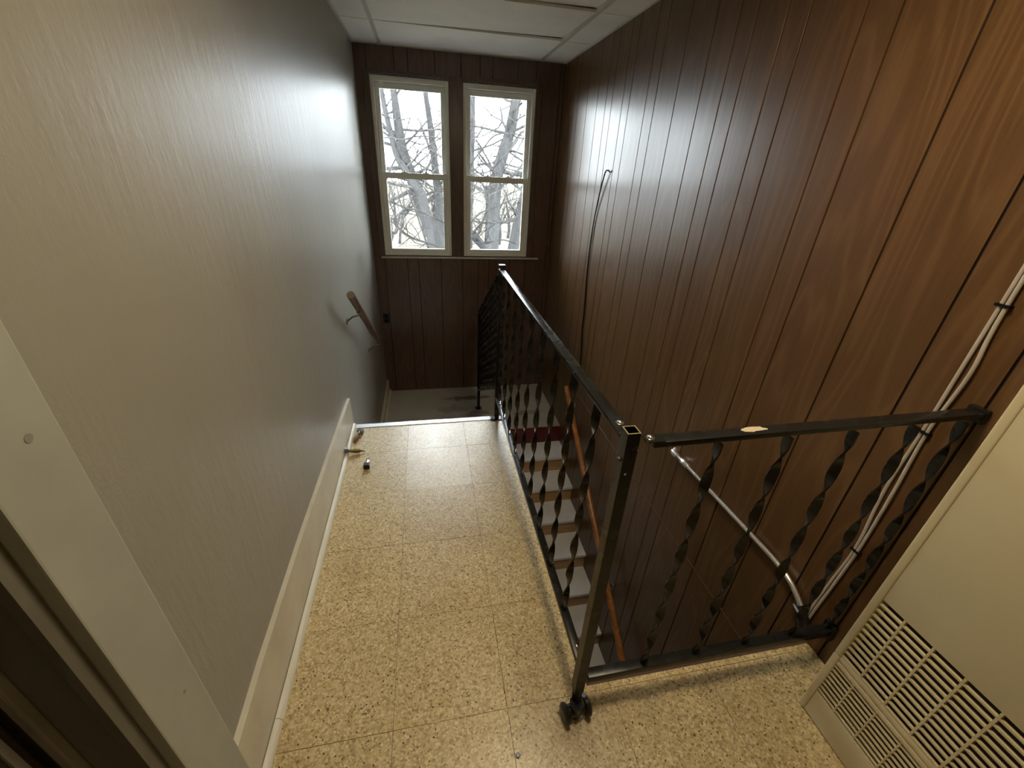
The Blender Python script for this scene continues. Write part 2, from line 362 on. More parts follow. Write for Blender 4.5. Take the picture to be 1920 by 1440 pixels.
# window wall
WZ0, WZ1 = 0.567, 1.880
WX = [(0.100, 0.688), (0.798, 1.388)]
wb = MB(); y0, y1 = B+0.006, B+0.14
wb.box(-0.14, R+0.14, y0, y1, -3.0, WZ0-0.004); wb.box(-0.14, R+0.14, y0, y1, WZ1+0.004, H+0.12)
wb.box(-0.14, WX[0][0]-0.004, y0, y1, WZ0, WZ1+0.004); wb.box(WX[0][1]+0.004, WX[1][0]-0.004, y0, y1, WZ0, WZ1+0.004); wb.box(WX[1][1]+0.004, R+0.14, y0, y1, WZ0, WZ1+0.004)
wback = tag(wb.build('wall_back', M_GROOVE), 'dark brown panelled end wall around the pair of windows', 'wall', kind='structure')
gx = [0.0, .087, .287, .387, .587, .786, .933, 1.033, 1.232, 1.381, 1.582, R]
def board_y(x0, x1, z0, z1):
    c = 0.0006; a = 0.0030; yf = B; yb = B+0.0062
    bot = [(x0+a, yb, z0), (x0+a, yf+c, z0), (x0+a+c*.8, yf, z0), (x1-a-c*.8, yf, z0), (x1-a, yf+c, z0), (x1-a, yb, z0)]
    MB().hexa(bot, [(p[0], p[1], z1) for p in bot]).build('panel_board', M_PANELB, wback)
for i in range(len(gx)-1):
    a, b = gx[i], gx[i+1]
    if b <= 0.088 or a >= 1.38 and a > 1.39: board_y(a, b, -3.0, H+0.02)
    else:
        board_y(a, b, -3.0, 0.553); board_y(a, b, WZ1+0.004, H+0.02)
        if a > 1.37: board_y(max(a, 1.437), b, 0.553, WZ1+0.004)
# casings
def trim(n, a, lab, m=M_TRIMW, bevel=0.004): return tag(bx('trim_%d' % n, m, a, kind='structure', bevel=bevel), lab, 'trim')
trim(4, (0.052, 0.100, B-0.014, B+0.010, 0.562, WZ1+0.030), 'narrow dark upright casing beside the window nearer the painted wall')
trim(5, (0.688, 0.798, B-0.014, B+0.010, 0.562, WZ1+0.030), 'wide dark upright board between the two windows')
trim(6, (1.388, 1.436, B-0.014, B+0.010, 0.562, WZ1+0.030), 'narrow dark upright casing beside the window nearer the panelled wall')
trim(7, (0.100, 0.640, B-0.020, B+0.010, WZ1+0.012, WZ1+0.034), 'thin dark head strip over the window nearer the painted wall')
trim(8, (0.850, 1.388, B-0.020, B+0.010, WZ1+0.012, WZ1+0.034), 'thin dark head strip over the window nearer the panelled wall')
trim(9, (0.064, 1.500, B-0.030, B+0.006, 0.546, 0.560), 'thin glossy sill strip running under both windows, lightened for window glare', m=simple('sill_glare_tone', (0.50, 0.46, 0.42), 0.22), bevel=0.003)  # brown sill given a light colour to carry the window glare

def window(n, x0, x1, lab):
    w = thing('window_%d' % n, lab, 'window', (x0, B, WZ0), kind='structure')
    fr = MB(); f = 0.026; ya, yb = B+0.002, B+0.095
    fr.box(x0, x0+f, ya, yb, WZ0, WZ1); fr.box(x1-f, x1, ya, yb, WZ0, WZ1); fr.box(x0+f, x1-f, ya, yb, WZ1-0.034, WZ1); fr.box(x0+f, x1-f, ya, yb, WZ0, WZ0+0.018)
    fr.box(x0+f, x0+f+0.010, ya+0.045, yb, WZ0+0.018, WZ1-0.034); fr.box(x1-f-0.010, x1-f, ya+0.045, yb, WZ0+0.018, WZ1-0.034)
    fr.box(x0+f, x1-f, ya+0.045, yb, WZ1-0.046, WZ1-0.034)
    fr.build('window_frame', M_VINYL, w, bevel=0.002, seg=1)
    zm = 1.212
    def sash(z0, z1, yy, lo):
        s = MB(); xa, xb = x0+f+0.001, x1-f-0.001; q = 0.036
        bt, tp = (0.040, 0.046) if lo else (0.036, 0.040)
        s.box(xa, xa+q, yy, yy+0.026, z0, z1); s.box(xb-q, xb, yy, yy+0.026, z0, z1); s.box(xa+q, xb-q, yy, yy+0.026, z0, z0+bt); s.box(xa+q, xb-q, yy, yy+0.026, z1-tp, z1)
        so = s.build('sash', M_VINYL, w, bevel=0.0025, seg=1)
        p = bx('pane', M_PANE, (xa+q-0.004, xb-q+0.004, yy+0.011, yy+0.015, z0+bt-0.004, z1-tp+0.004), so); p.location = (0, 0, 0)
        return so
    lo = sash(WZ0+0.018, zm+0.020, B+0.008, True)
    up = sash(zm-0.020, WZ1-0.036, B+0.042, False)
    for cx in (x0+(x1-x0)*0.36, x0+(x1-x0)*0.66):
        MB().box(cx-0.026, cx+0.026, B+0.010, B+0.032, zm+0.020, zm+0.026).cyl((cx, B+0.021, zm+0.024), (cx, B+0.021, zm+0.036), 0.010, 12).build('sash_lock', M_VINYL, w, bevel=0.0)
    return w
window(1, *WX[0], 'white double-hung window nearer the painted wall, bare trees beyond')
window(2, *WX[1], 'white double-hung window nearer the panelled wall, bare trees beyond')

# rest of the shell behind and below
tag(bx('wall_front', M_BROWNW, (-0.14, R+0.14, NY-0.12, NY, -0.2, H+0.12), kind='structure'), 'plain beige wall closing the upper hall', 'wall')
tag(bx('wall_stairwell', M_PANELB, (FX-0.07, FX-0.002, -0.5, E-0.002, -3.0, -0.2), kind='structure'), 'dark side wall of the lower stair flight under the hall floor', 'wall')
tag(bx('wall_stair_foot', M_PANELB, (FX-0.07, R+0.006, -0.62, -0.5, -3.0, -0.2), kind='structure'), 'dark wall at the foot of the lower stairs', 'wall')
tag(bx('floor_lower', M_LAND, (-0.14, R+0.14, -0.62, B+0.14, -3.1, -3.0), kind='structure'), 'grey floor far below at the foot of the stairs', 'floor')

# doorway recess in the painted wall
tag(bx('trim_10', M_CASE, (-0.001, 0.020, 0.405, 0.508, 0.0, 2.05), kind='structure', bevel=0.003), 'broad chalky white door casing board with dents, beside the dark doorway', 'trim')
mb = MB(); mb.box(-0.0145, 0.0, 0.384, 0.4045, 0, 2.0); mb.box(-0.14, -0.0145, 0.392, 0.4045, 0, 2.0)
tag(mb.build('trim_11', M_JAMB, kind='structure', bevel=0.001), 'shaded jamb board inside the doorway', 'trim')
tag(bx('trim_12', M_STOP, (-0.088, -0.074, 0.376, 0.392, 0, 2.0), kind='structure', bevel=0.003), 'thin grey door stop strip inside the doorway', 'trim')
d = thing('door_1', 'door coloured dark for the shade of the doorway', 'door', (-0.12, 0.38, 0), kind='structure')
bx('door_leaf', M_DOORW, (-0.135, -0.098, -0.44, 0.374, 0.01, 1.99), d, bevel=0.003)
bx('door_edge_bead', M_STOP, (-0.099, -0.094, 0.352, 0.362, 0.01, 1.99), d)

# casing dents as small recessed nail plugs
for (y, z, r) in ((0.467, 1.03, 0.0055), (0.470, 0.50, 0.003)):
    MB().cyl((0.0195, y, z), (0.0207, y, z), r, 10).build('nail_dent', M_STOP, bpy.data.objects['trim_10'])

# baseboards
bb = MB()
prof = [(0.509, 0.19), (0.68, 0.203), (1.05, 0.206), (1.5, 0.192), (2.0, 0.168), (2.072, 0.164)]
for (ya, za), (yb, zb) in zip(prof[:-1], prof[1:]):
    bb.hexa([(0.0, ya, 0.0), (0.015, ya, 0.0), (0.015, yb, 0.0), (0.0, yb, 0.0)], [(0.0, ya, za), (0.014, ya, za-0.001), (0.014, yb, zb-0.001), (0.0, yb, zb)])
bl = tag(bb.build('baseboard_left', M_CREAM), 'tall cream baseboard along the painted wall on the upper floor', 'baseboard', kind='structure')
sh = MB(); R0 = 0.0165
for ya, yb in ((0.509, 0.638), (0.6395, 2.046)):
    pr = [(0.0175, 0.0), (0.0175+R0, 0.0)]+[(0.0175+R0*math.cos(a), R0*1.15*math.sin(a)) for a in [math.pi/2*k/5 for k in range(1, 5)]]+[(0.0175, R0*1.15)]
    MB().hexa([(x, ya, z) for x, z in pr], [(x, yb, z) for x, z in pr]).build('shoe_moulding', M_SHOE, bl)
b2 = tag(MB().box(0, 0.018, 2.9, B, L, L+0.13).build('baseboard_landing', M_CREAM, bevel=0.004), 'cream baseboard along the painted wall on the landing below', 'baseboard', kind='structure')
MB().box(0.018, 0.032, 2.9, B, L, L+0.018).build('shoe_moulding', M_SHOE, b2, bevel=0.004)

# ------------------------------------------------------------------ ceiling
ce = tag(bx('ceiling', M_VOID, (-0.14, R+0.14, NY-0.12, B+0.14, H+0.10, H+0.16), kind='structure'), 'suspended ceiling of cream boards in a metal grid', 'ceiling')
tx = [0.1943, 1.4135]; cyy = [3.3337-0.6096*k for k in range(8)]
for x in tx: bx('grid_tee', M_TEE, (x-0.011, x+0.011, NY, B, H-0.002, H+0.03), ce)
for a in ((0.0, 0.014, NY, B), (R-0.014, R, NY, B)): bx('wall_angle', M_TEE, (*a, H-0.002, H+0.02), ce)
bx('wall_angle', M_TEE, (0.014, R-0.014, B-0.010, B, H-0.001, H+0.02), ce)
rows = [(B, cyy[0])]+[(cyy[k], cyy[k+1]) for k in range(7)]
colz = [(0.010, tx[0]-0.009), (tx[0]+0.009, tx[1]-0.009), (tx[1]+0.009, R-0.010)]
for ri, (ya, yb) in enumerate(rows):
    for ci, (xa, xb) in enumerate(colz):
        z = H+0.004; gp = 0.005
        # corners: near-left, near-right, far-right, far-left ; the middle boards have slipped at one corner
        lift = {(1, 1): (0, 0, 0.017, 0), (2, 1): (0.0, 0.0, 0.016, 0.003)}.get((ri, ci), (0, 0, 0, 0))
        y0, y1 = max(yb, NY)+gp, ya-gp
        if y1-y0 < 0.05: continue
        pts = [(xa, y0), (xb, y0), (xb, y1), (xa, y1)]
        MB().hexa([(p[0], p[1], z+l) for p, l in zip(pts, lift)], [(p[0], p[1], z+l+0.014) for p, l in zip(pts, lift)]).build('ceiling_board', M_CEIL, ce)
# ceiling light that warms the hall (just outside the picture)
cl = thing('ceiling_light', 'round flush ceiling light above the hall floor', 'lamp', (0.90, 0.74, H))
MB().cyl((0.90, 0.74, H-0.03), (0.90, 0.74, H), 0.15, 32).build('canopy', M_TEE, cl, smooth=True)
MB().tube([(0.90, 0.74, H-0.03), (0.90, 0.74, H-0.06), (0.90, 0.74, H-0.085), (0.90, 0.74, H-0.095)], [0.145, 0.135, 0.09, 0.02], 32).build('shade', m_emit('opal_glass_lit', (1.0, 0.76, 0.46), 0.9), cl, smooth=True)

# ------------------------------------------------------------------ landing and stairs
tag(MB().box(0.0, R+0.004, 3.09, B+0.004, L-0.20, L).box(0.0, FX, 2.90, 3.09, L-0.20, L).build('floor_landing', M_LAND, kind='structure'), 'worn grey painted landing floor with brown stains below the windows', 'floor')
RZ, RN = 0.1545, 0.2285
st = thing('staircase', 'lower stair flight with pale grey treads and varnished pine risers', 'stairs', (FX, 3.09, L))
bx('riser', M_RED, (FX+0.002, R-0.0005, 3.060, 3.0885, L-RZ, L-0.004), st, label='oxblood red top riser')
bx('nosing', M_TREAD, (FX+0.002, R-0.0005, 3.0, 3.0, L, L), st) if False else None
for k in range(11):
    zt = L-RZ*(k+1); yb = 3.062-RN*k; yf = yb-RN-0.018
    if zt < -2.55: break
    tr = MB().box(FX+0.002, R-0.0005, yf, yb, zt-0.026, zt).build('tread', M_TREAD, st, bevel=0.004)
    bx('riser', M_RISER, (FX+0.002, R-0.0005, yb-RN, yb-RN+0.016, zt-RZ, zt-0.0265), st)
up = thing('staircase', 'short upper stair flight dropping from the hall floor to the landing', 'stairs', (0, E, L))
for k in range(4):
    zt = -0.1627*(k+1); ya = E+0.225*k
    MB().box(0.002, FX-0.002, ya-0.02 if k else ya+0.002, ya+0.235, zt-0.026, zt).build('tread', M_TREAD, up, bevel=0.003)
    bx('riser', M_RISER, (0.002, FX-0.002, ya+0.225-0.014, ya+0.2245, zt-0.1627+0.0, zt-0.0265), up)
bx('stringer', M_TRIMW, (FX-0.016, FX, E, 2.06, -0.3, -0.18), up)
pts = [(E, -0.16), (2.95, -0.813), (2.95, -1.0), (2.06, -1.0), (E, -0.6)]
MB().hexa([(FX-0.016, y, z) for y, z in pts], [(FX, y, z) for y, z in pts]).build('stringer', M_TRIMW, up)

# ------------------------------------------------------------------ iron railing on the hall floor
XR, YR, ZT, ZB = 0.817, 0.556, 0.880, 0.128
ZB1 = 0.148; XOFF = 0.012
rl = thing('iron_railing', 'black iron railing with twisted bars guarding the hall edge of the stairwell', 'railing', (XR, YR, 0))
def twist(h, half=6.5, w=0.0205, tk=0.0038, seg=64):
    mb = MB()
    for i in range(seg+1):
        u = i/seg; z = u*h; uu = min(1, max(0, (u-0.03)/0.94)); a = uu*half*math.pi
        c, s = math.cos(a), math.sin(a)
        for sx, sy in ((-1, -1), (1, -1), (1, 1), (-1, 1)):
            px, py = sx*w/2, sy*tk/2; mb.v.append((px*c-py*s, px*s+py*c, z))
    for i in range(seg):
        for k in range(4):
            j = (k+1) % 4; mb.f.append([i*4+k, i*4+j, i*4+4+j, i*4+4+k]); mb.m.append(0)
    mb.f.append([3, 2, 1, 0]); mb.f.append([seg*4+k for k in range(4)]); mb.m += [0, 0]
    return mb
bal0 = twist(ZT-ZB-0.016).build('baluster', M_IRON, rl, smooth=True)
BX = [0.995, 1.152, 1.310, 1.467]
bal0.location = (BX[0]-XR, 0, ZB+0.010)
for x in BX[1:]+[1.598]: share(bal0, 'baluster', rl, (x-XR, 0, ZB+0.010))
YB = [0.730, 0.885, 1.040, 1.195, 1.350, 1.502, 1.653, 1.800, 1.940]
scr0 = MB().cyl((0, 0, 0), (0, 0, 0.0035), 0.0045, 10).build('screw', M_STEEL, rl, smooth=True); scr0.location = (0.004, YB[0]-YR, ZB1+0.0065); scr0['label'] = 'bright screw head'
for i, y in enumerate(YB):
    o = share(bal0, 'baluster', rl, (0, y-YR, ZB1+0.000)); o.scale = (1, 1, (0.880-ZB1-0.006)/(ZT-ZB-0.016)); o.rotation_euler = (0, 0, math.pi/2)
    if i: share(scr0, 'screw', rl, (0.004, y-YR, ZB1+0.0065))
    s2 = share(scr0, 'screw', rl, (0.003, y-YR-0.006, ZB1+0.020))
# rails : shallow channels with turned edges
def rail(name, p, q, w, h, horiz):
    mb = MB(); (x0, y0, z0), (x1, y1, z1) = p, q
    if horiz == 'y':
        mb.hexa([(x0-w/2, y0, z0-h), (x0+w/2, y0, z0-h), (x0+w/2, y0, z0), (x0-w/2, y0, z0)], [(x1-w/2, y1, z1-h), (x1+w/2, y1, z1-h), (x1+w/2, y1, z1), (x1-w/2, y1, z1)])
    else:
        mb.hexa([(x0, y0-w/2, z0-h), (x0, y0+w/2, z0-h), (x0, y0+w/2, z0), (x0, y0-w/2, z0)], [(x1, y1-w/2, z1-h), (x1, y1+w/2, z1-h), (x1, y1+w/2, z1), (x1, y1-w/2, z1)])
    return mb.build(name, M_IRON, rl, bevel=0.002, seg=2, smooth=True)
rail('top_rail', (XR+0.002, YR+0.032, 0.884), (XR-0.001, 2.018, 0.877), 0.027, 0.012, 'y')
rail('bottom_rail', (XR+0.002, YR+0.016, ZB1+0.004), (XR+0.002, 2.018, ZB1+0.004), 0.024, 0.018, 'y')
rail('top_rail', (XR+0.034, YR+0.002, 0.892), (R-0.002, YR-0.010, 0.908), 0.026, 0.012, 'x')
rail('bottom_rail', (XR+0.014, YR, ZB+0.004), (R-0.002, YR, ZB+0.006), 0.026, 0.026, 'x')
# corner post, an open square tube leaning a little
def sqtube(mb, b, t, w, tk=0.0018):
    for (sx0, sx1, sy0, sy1) in ((-w, w, -w, -w+tk), (-w, w, w-tk, w), (-w, -w+tk, -w+tk, w-tk), (w-tk, w, -w+tk, w-tk)):
        mb.hexa([(b[0]+x, b[1]+y, b[2]) for x, y in ((sx0, sy0), (sx1, sy0), (sx1, sy1), (sx0, sy1))], [(t[0]+x, t[1]+y, t[2]) for x, y in ((sx0, sy0), (sx1, sy0), (sx1, sy1), (sx0, sy1))])
    return mb
PT = (0.817, 0.575, 0.903); PB = (0.806, 0.546, 0.085)
post = sqtube(MB(), PB, PT, 0.0128).build('corner_post', M_IRON, rl, bevel=0.0)
rim = sqtube(MB(), (PT[0], PT[1], PT[2]-0.0006), (PT[0], PT[1], PT[2]+0.0006), 0.0131, 0.0022).build('worn_rim', simple('worn_brass_rim', (0.42, 0.33, 0.2), 0.4, 0.5), post, label='rubbed bare rim of the open tube')
rim.location = (0, 0, 0)
leg = MB().tube([(PB[0]+0.0005, PB[1]+0.001, PB[2]+0.01), (0.802, 0.527, 0.030)], 0.0142, 4).build('leg_sleeve', M_IRON, rl, bevel=0.001)
# caster like foot with two rubber discs
ft = MB().tube([(0.778, 0.520, 0.030), (0.824, 0.528, 0.030)], [0.0165, 0.0165], 16); ft.tube([(0.801, 0.525, 0.055), (0.801, 0.523, 0.012)], [0.020, 0.015], 8); ft.tube([(0.801, 0.519, 0.014), (0.801, 0.517, 0.0005)], [0.011, 0.008], 10)
foot = ft.build('foot', M_RUB, rl, smooth=True, label='black rubber twin-disc foot')
axis = Vector((0.98, 0.16, 0)).normalized()
for s, rr in ((-1, 0.027), (1, 0.028)):
    c = Vector((0.801, 0.523, 0.0285))+axis*0.031*s
    dd = MB().tube([c-axis*s*0.010, c-axis*s*0.006, c+axis*s*0.002, c+axis*s*0.008, c+axis*s*0.009], [0.012, rr*0.92, rr, rr*0.80, 0.009], 24).build('rubber_disc', M_RUB, foot, smooth=True); dd.location = (0, 0, 0)
# end tabs and bolt heads
def dome(name, c, r, h, m, par, ax=Vector((0, 0, 1)), lab=None):
    c = Vector(c); o = MB().tube([c, c+ax*h*0.5, c+ax*h*0.85, c+ax*h], [r, r*0.92, r*0.6, r*0.1], 16).build(name, m, par, smooth=True, label=lab)
    return o
bx('end_tab', M_IRON, (XR-0.0125, XR+0.014, YR+0.034, YR+0.090, 0.8835, 0.8865), rl, bevel=0.001)
bx('end_tab', M_IRON, (XR+0.018, XR+0.056, YR-0.0105, YR+0.0145, 0.8915, 0.8945), rl, bevel=0.001)
for c in ((XR+0.001, YR+0.068, 0.8865), (XR+0.030, YR+0.002, 0.8945)):
    MB().tube([(c[0], c[1], c[2]), (c[0], c[1], c[2]+0.0012)], 0.0088, 18).build('washer', M_STEEL, rl, smooth=True)
    dome('bolt_head', (c[0], c[1], c[2]+0.001), 0.0055, 0.004, M_STEEL, rl, lab='bright bolt head')
dome('bolt_head', (PT[0]-0.0128, PT[1]-0.002, 0.838), 0.0055, 0.006, M_NUT, rl, Vector((-1, 0, 0)))
dome('bolt_head', (PT[0]-0.003, PT[1]-0.0135, 0.812), 0.004, 0.003, M_STEEL, rl, Vector((0, -1, 0)))
dome('bolt_head', (PT[0]+0.0128, PT[1]-0.006, 0.862), 0.005, 0.006, M_STEEL, rl, Vector((1, 0, 0)))
dome('bolt_head', (XR+0.003, YR+0.060, ZB1+0.004), 0.005, 0.004, M_STEEL, rl)
# end bracket of the cross rail at the panelled wall
bx('wall_bracket', M_IRON, (R-0.014, R-0.001, YR-0.024, YR+0.012, 0.880, 0.913), rl, bevel=0.002)
bx('wall_bracket', M_IRON, (R-0.014, R-0.001, YR-0.018, YR+0.018, ZB-0.040, ZB+0.022), rl, bevel=0.002)
# far post with cap and flange
fp = (0.823, 2.030)
sqtube(MB(), (0.820, fp[1], 0.004), (fp[0], fp[1], 0.885), 0.0125).build('far_post', M_IRON, rl)
MB().box(fp[0]-0.0165, fp[0]+0.0165, fp[1]-0.0165, fp[1]+0.0165, 0.885, 0.893).build('post_cap', M_IRON, rl, bevel=0.003)
fo = MB().box(0.782, 0.862, fp[1]-0.022, fp[1]+0.018, 0.002, 0.007).build('floor_flange', M_IRON, rl, bevel=0.002)
for x in (0.789, 0.855): dome('flange_screw', (x, fp[1]-0.004, 0.007), 0.008, 0.005, M_STEEL, fo, lab='bright screw head').location = (0, 0, 0)

# ------------------------------------------------------------------ sloping stair railing down to the landing
sr = thing('stair_railing', 'black iron railing sloping down from the hall to the landing', 'railing', (0.893, 3.47, L))
A0 = Vector((0.826, 2.046, 0.868)); A1 = Vector((0.893, 3.47, 0.200)); B0 = Vector((0.830, 2.046, 0.215)); B1 = Vector((0.893, 3.47, -0.585))
def slope_bar(name, p, q, w, h):
    MB().hexa([(p.x-w/2, p.y, p.z-h), (p.x+w/2, p.y, p.z-h), (p.x+w/2, p.y, p.z), (p.x-w/2, p.y, p.z)], [(q.x-w/2, q.y, q.z-h), (q.x+w/2, q.y, q.z-h), (q.x+w/2, q.y, q.z), (q.x-w/2, q.y, q.z)]).build(name, M_IRON, sr, bevel=0.0015, seg=1)
slope_bar('top_rail', A0, A1, 0.026, 0.012); slope_bar('bottom_rail', B0, B1, 0.026, 0.025)
sqtube(MB(), (0.893, 3.485, L+0.004), (0.893, 3.485, 0.205), 0.0125).build('landing_post', M_IRON, sr)
MB().box(0.862, 0.924, 3.455, 3.51, L, L+0.006).build('post_base', M_IRON, sr, bevel=0.0015)
for x in (0.866, 0.920): dome('base_screw', (x, 3.47, L+0.006), 0.010, 0.007, M_STEEL, sr, lab='bright screw head')
dome('bolt_head', (0.880, 3.478, 0.175), 0.006, 0.006, M_STEEL, sr, Vector((-1, 0, 0)))
for k in range(13):
    u = (k+0.7)/13.3; p = B0.lerp(B1, u); q = A0.lerp(A1, u)
    o = share(bal0, 'baluster', sr, (p.x-0.893, p.y-3.47, p.z-L)); o.scale = (1, 1, (q.z-p.z-0.012)/(ZT-ZB-0.016)); o.rotation_euler = (0, 0, math.pi/2)
mb = MB(); mb.hexa([(0.80, 3.39, L), (0.90, 3.355, L), (1.00, 3.37, L), (0.98, 3.41, L), (0.86, 3.432, L)], [(0.81, 3.395, L+0.012), (0.90, 3.362, L+0.010), (0.99, 3.375, L+0.006), (0.975, 3.406, L+0.008), (0.865, 3.426, L+0.012)])
tag(mb.build('wood_scrap', M_PAPER), 'splintered grey board scrap lying at the foot of the landing post', 'scrap')

# ------------------------------------------------------------------ handrails
def handrail(name, lab, p, q, r, m, brk, wx, sgn):
    t = thing(name, lab, 'handrail', p)
    p, q = Vector(p), Vector(q)
    MB().tube([p, p.lerp(q, .02), p.lerp(q, .98), q], [r*0.96, r, r, r*0.96], 20).build('rail', m, t, smooth=True)
    for u, z_off in brk:
        c = p.lerp(q, u); w = Vector((wx, c.y+0.03, c.z-0.085))
        b = MB().tube([c-Vector((0, 0, r*0.9)), c-Vector((0, 0, r+0.02)), Vector(((c.x+wx)/2, c.y+0.015, c.z-r-0.035)), w+Vector((-sgn*0.004, 0, 0))], 0.0055, 8)
        b.box(c.x-0.010, c.x+0.010, c.y-0.025, c.y+0.025, c.z-r-0.003, c.z-r+0.001)
        bo = b.build('bracket', M_BRK, t, smooth=True)
        ax = Vector((-sgn, 0, 0)); f = MB().tube([w+ax*0.0, w+ax*0.004, w+ax*0.007], [0.020, 0.019, 0.010], 16).build('wall_plate', M_BRK, bo, smooth=True); f.location = (0, 0, 0)
    return t
h1 = handrail('handrail', 'short round wooden handrail bracketed to the painted wall', (0.078, 2.150, 0.712), (0.078, 3.02, 0.100), 0.0205, M_RAILB, ((0.20, 0), (0.93, 0)), 0.0, -1)
ddir = (Vector((0.078, 3.02, 0.100))-Vector((0.078, 2.150, 0.712))).normalized()
pp = Vector((0.078, 2.150, 0.712)); MB().tube([pp-ddir*0.0035, pp+ddir*0.001], [0.0175, 0.0198], 20).build('end_grain', M_END, h1, smooth=True, label='pale bare sawn end')
h2 = handrail('handrail', 'long orange varnished handrail on the panelled wall beside the lower stairs', (1.545, 2.86, -0.272), (1.545, 0.45, -1.975), 0.0205, M_RAILW, ((0.035, 0), (0.5, 0), (0.9, 0)), R, 1)

# ------------------------------------------------------------------ wall heater
hx, hy0, hy1, hz1 = 1.450, -0.16, 0.443, 1.62
ht = thing('wall_heater', 'tall beige enamelled wall heater with louvred grille at its base', 'heater', (hx, 0.44, 0))
c = MB()
c.box(hx+0.045, R-0.001, hy0, hy1, 0.0, hz1); c.box(hx+0.010, hx+0.045, 0.429, hy1, 0.0, hz1); c.box(hx+0.010, hx+0.045, hy0, hy0+0.02, 0.0, hz1)
c.box(hx+0.010, hx+0.045, hy0+0.02, 0.429, 0.0, 0.09); c.box(hx+0.010, hx+0.045, hy0+0.02, 0.429, 0.49, hz1)
c.build('casing', M_FURN, ht)
gz = [(0.098, 0.224), (0.258, 0.484)]; gy0, gy1 = hy0+0.03, 0.427
f = MB()
f.box(hx, hx+0.012, gy0, gy1, 0.004, gz[0][0])
f.box(hx, hx+0.012, gy0, gy1, gz[1][1], hz1-0.01)
f.build('front_panel', M_FURN, ht, bevel=0.003, seg=2, smooth=True)
MB().box(hx-0.001, hx+0.012, gy1-0.001, hy1+0.001, 0.002, 0.250).box(hx-0.001, hx+0.012, gy1-0.001, hy1+0.001, 0.252, hz1).build('edge_moulding', M_FURN, ht, bevel=0.004, seg=3, smooth=True)
MB().box(hx-0.001, hx+0.012, gy0, gy1, 0.2245, 0.2385).box(hx-0.0005, hx+0.012, gy0, gy1, 0.2405, 0.2575).build('grille_rail', M_FURN, ht, bevel=0.003, smooth=True)
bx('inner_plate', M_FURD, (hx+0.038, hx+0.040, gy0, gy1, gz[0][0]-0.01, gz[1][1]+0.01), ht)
def slat(z, w, parent):
    # slanted louvre blade
    mb = MB(); x0 = hx+0.0004; x1 = hx+0.0060
    mb.hexa([(x0, gy0, z), (x0, gy0, z+w), (x1, gy0, z+w*1.15), (x1, gy0, z+w*0.75)], [(x0, gy1, z), (x0, gy1, z+w), (x1, gy1, z+w*1.15), (x1, gy1, z+w*0.75)])
    mb.build('louvre_slat', M_FURN, parent)
n1, n2 = 12, 8
for k in range(n1):
    p = (gz[1][1]-gz[1][0])/n1; slat(gz[1][0]+p*(k+0.05), p*0.26, ht)
for k in range(n2):
    p = (gz[0][1]-gz[0][0])/n2; slat(gz[0][0]+p*(k+0.35), p*0.26, ht)
for k in range(10):
    y = 0.376-0.0585*k
    if y < gy0: break
    bx('grille_bar', M_FURN, (hx+0.0005, hx+0.0095, y-0.0022, y+0.0022, gz[1][0], gz[1][1]), ht)
    bx('grille_bar', M_FURN, (hx+0.0005, hx+0.0095, y-0.0018, y+0.0018, gz[0][0], gz[0][1]), ht)

# ------------------------------------------------------------------ pipe, cables, wire, outlet
pi = thing('conduit', 'bright galvanised conduit pipe fixed low on the panelled wall', 'pipe', (R, 1.44, 0.12))
px = R-0.016
MB().tube([(px, 1.405, 0.127), (px, 1.1, 0.141), (px, 0.80, 0.153), (px, 0.742, 0.150), (px, 0.70, 0.138), (px, 0.665, 0.118), (px, 0.640, 0.098)], 0.0085, 16).build('pipe', M_GALV, pi, smooth=True)
MB().tube([(px, 1.375, 0.128), (px, 1.372, 0.128), (px, 1.318, 0.131), (px, 1.315, 0.131)], [0.011, 0.0135, 0.0135, 0.011], 16).build('coupling', M_GALV, pi, smooth=True)
MB().tube([(px-0.002, 1.402, 0.127), (px-0.002, 1.425, 0.126), (px-0.002, 1.445, 0.128)], [0.014, 0.017, 0.013], 10).tube([(px, 1.440, 0.128), (px+0.014, 1.452, 0.128)], 0.012, 10).build('elbow', M_GALV, pi, smooth=True)
for y, z in ((1.41, 0.108), (1.325, 0.112)): dome('set_screw', (px-0.002, y, z), 0.004, 0.005, M_STEEL, pi, Vector((0, 0, -1)))
bx('strap', M_BRK, (px-0.012, R-0.0005, 1.005, 1.015, 0.12, 0.17), pi, bevel=0.001) if False else None

cz = R-0.006
def path(pts, n=6):
    out = []
    P = [Vector(p) for p in pts]; P = [P[0]*2-P[1]]+P+[P[-1]*2-P[-2]]
    for i in range(1, len(P)-2):
        for k in range(n):
            t = k/n; a, b, c_, d_ = P[i-1], P[i], P[i+1], P[i+2]
            out.append(0.5*((2*b)+(-a+c_)*t+(2*a-5*b+4*c_-d_)*t*t+(-a+3*b-3*c_+d_)*t*t*t))
    out.append(P[-2]); return out
c1 = MB().tube(path([(cz, 0.618, H-0.004), (cz, 0.616, 1.6), (cz, 0.617, 1.12), (cz, 0.6175, 0.98), (cz, 0.618, 0.812), (cz-0.002, 0.620, 0.62), (cz, 0.608, 0.42), (cz-0.002, 0.616, 0.25), (cz-0.002, 0.622, 0.10), (cz-0.004, 0.620, -0.08)]), 0.0042, 8).build('cable', M_CAB, smooth=True)
tag(c1, 'off-white flat cable running down the panelling, the one nearer the windows', 'cable', 'twin cables on the panelled wall')
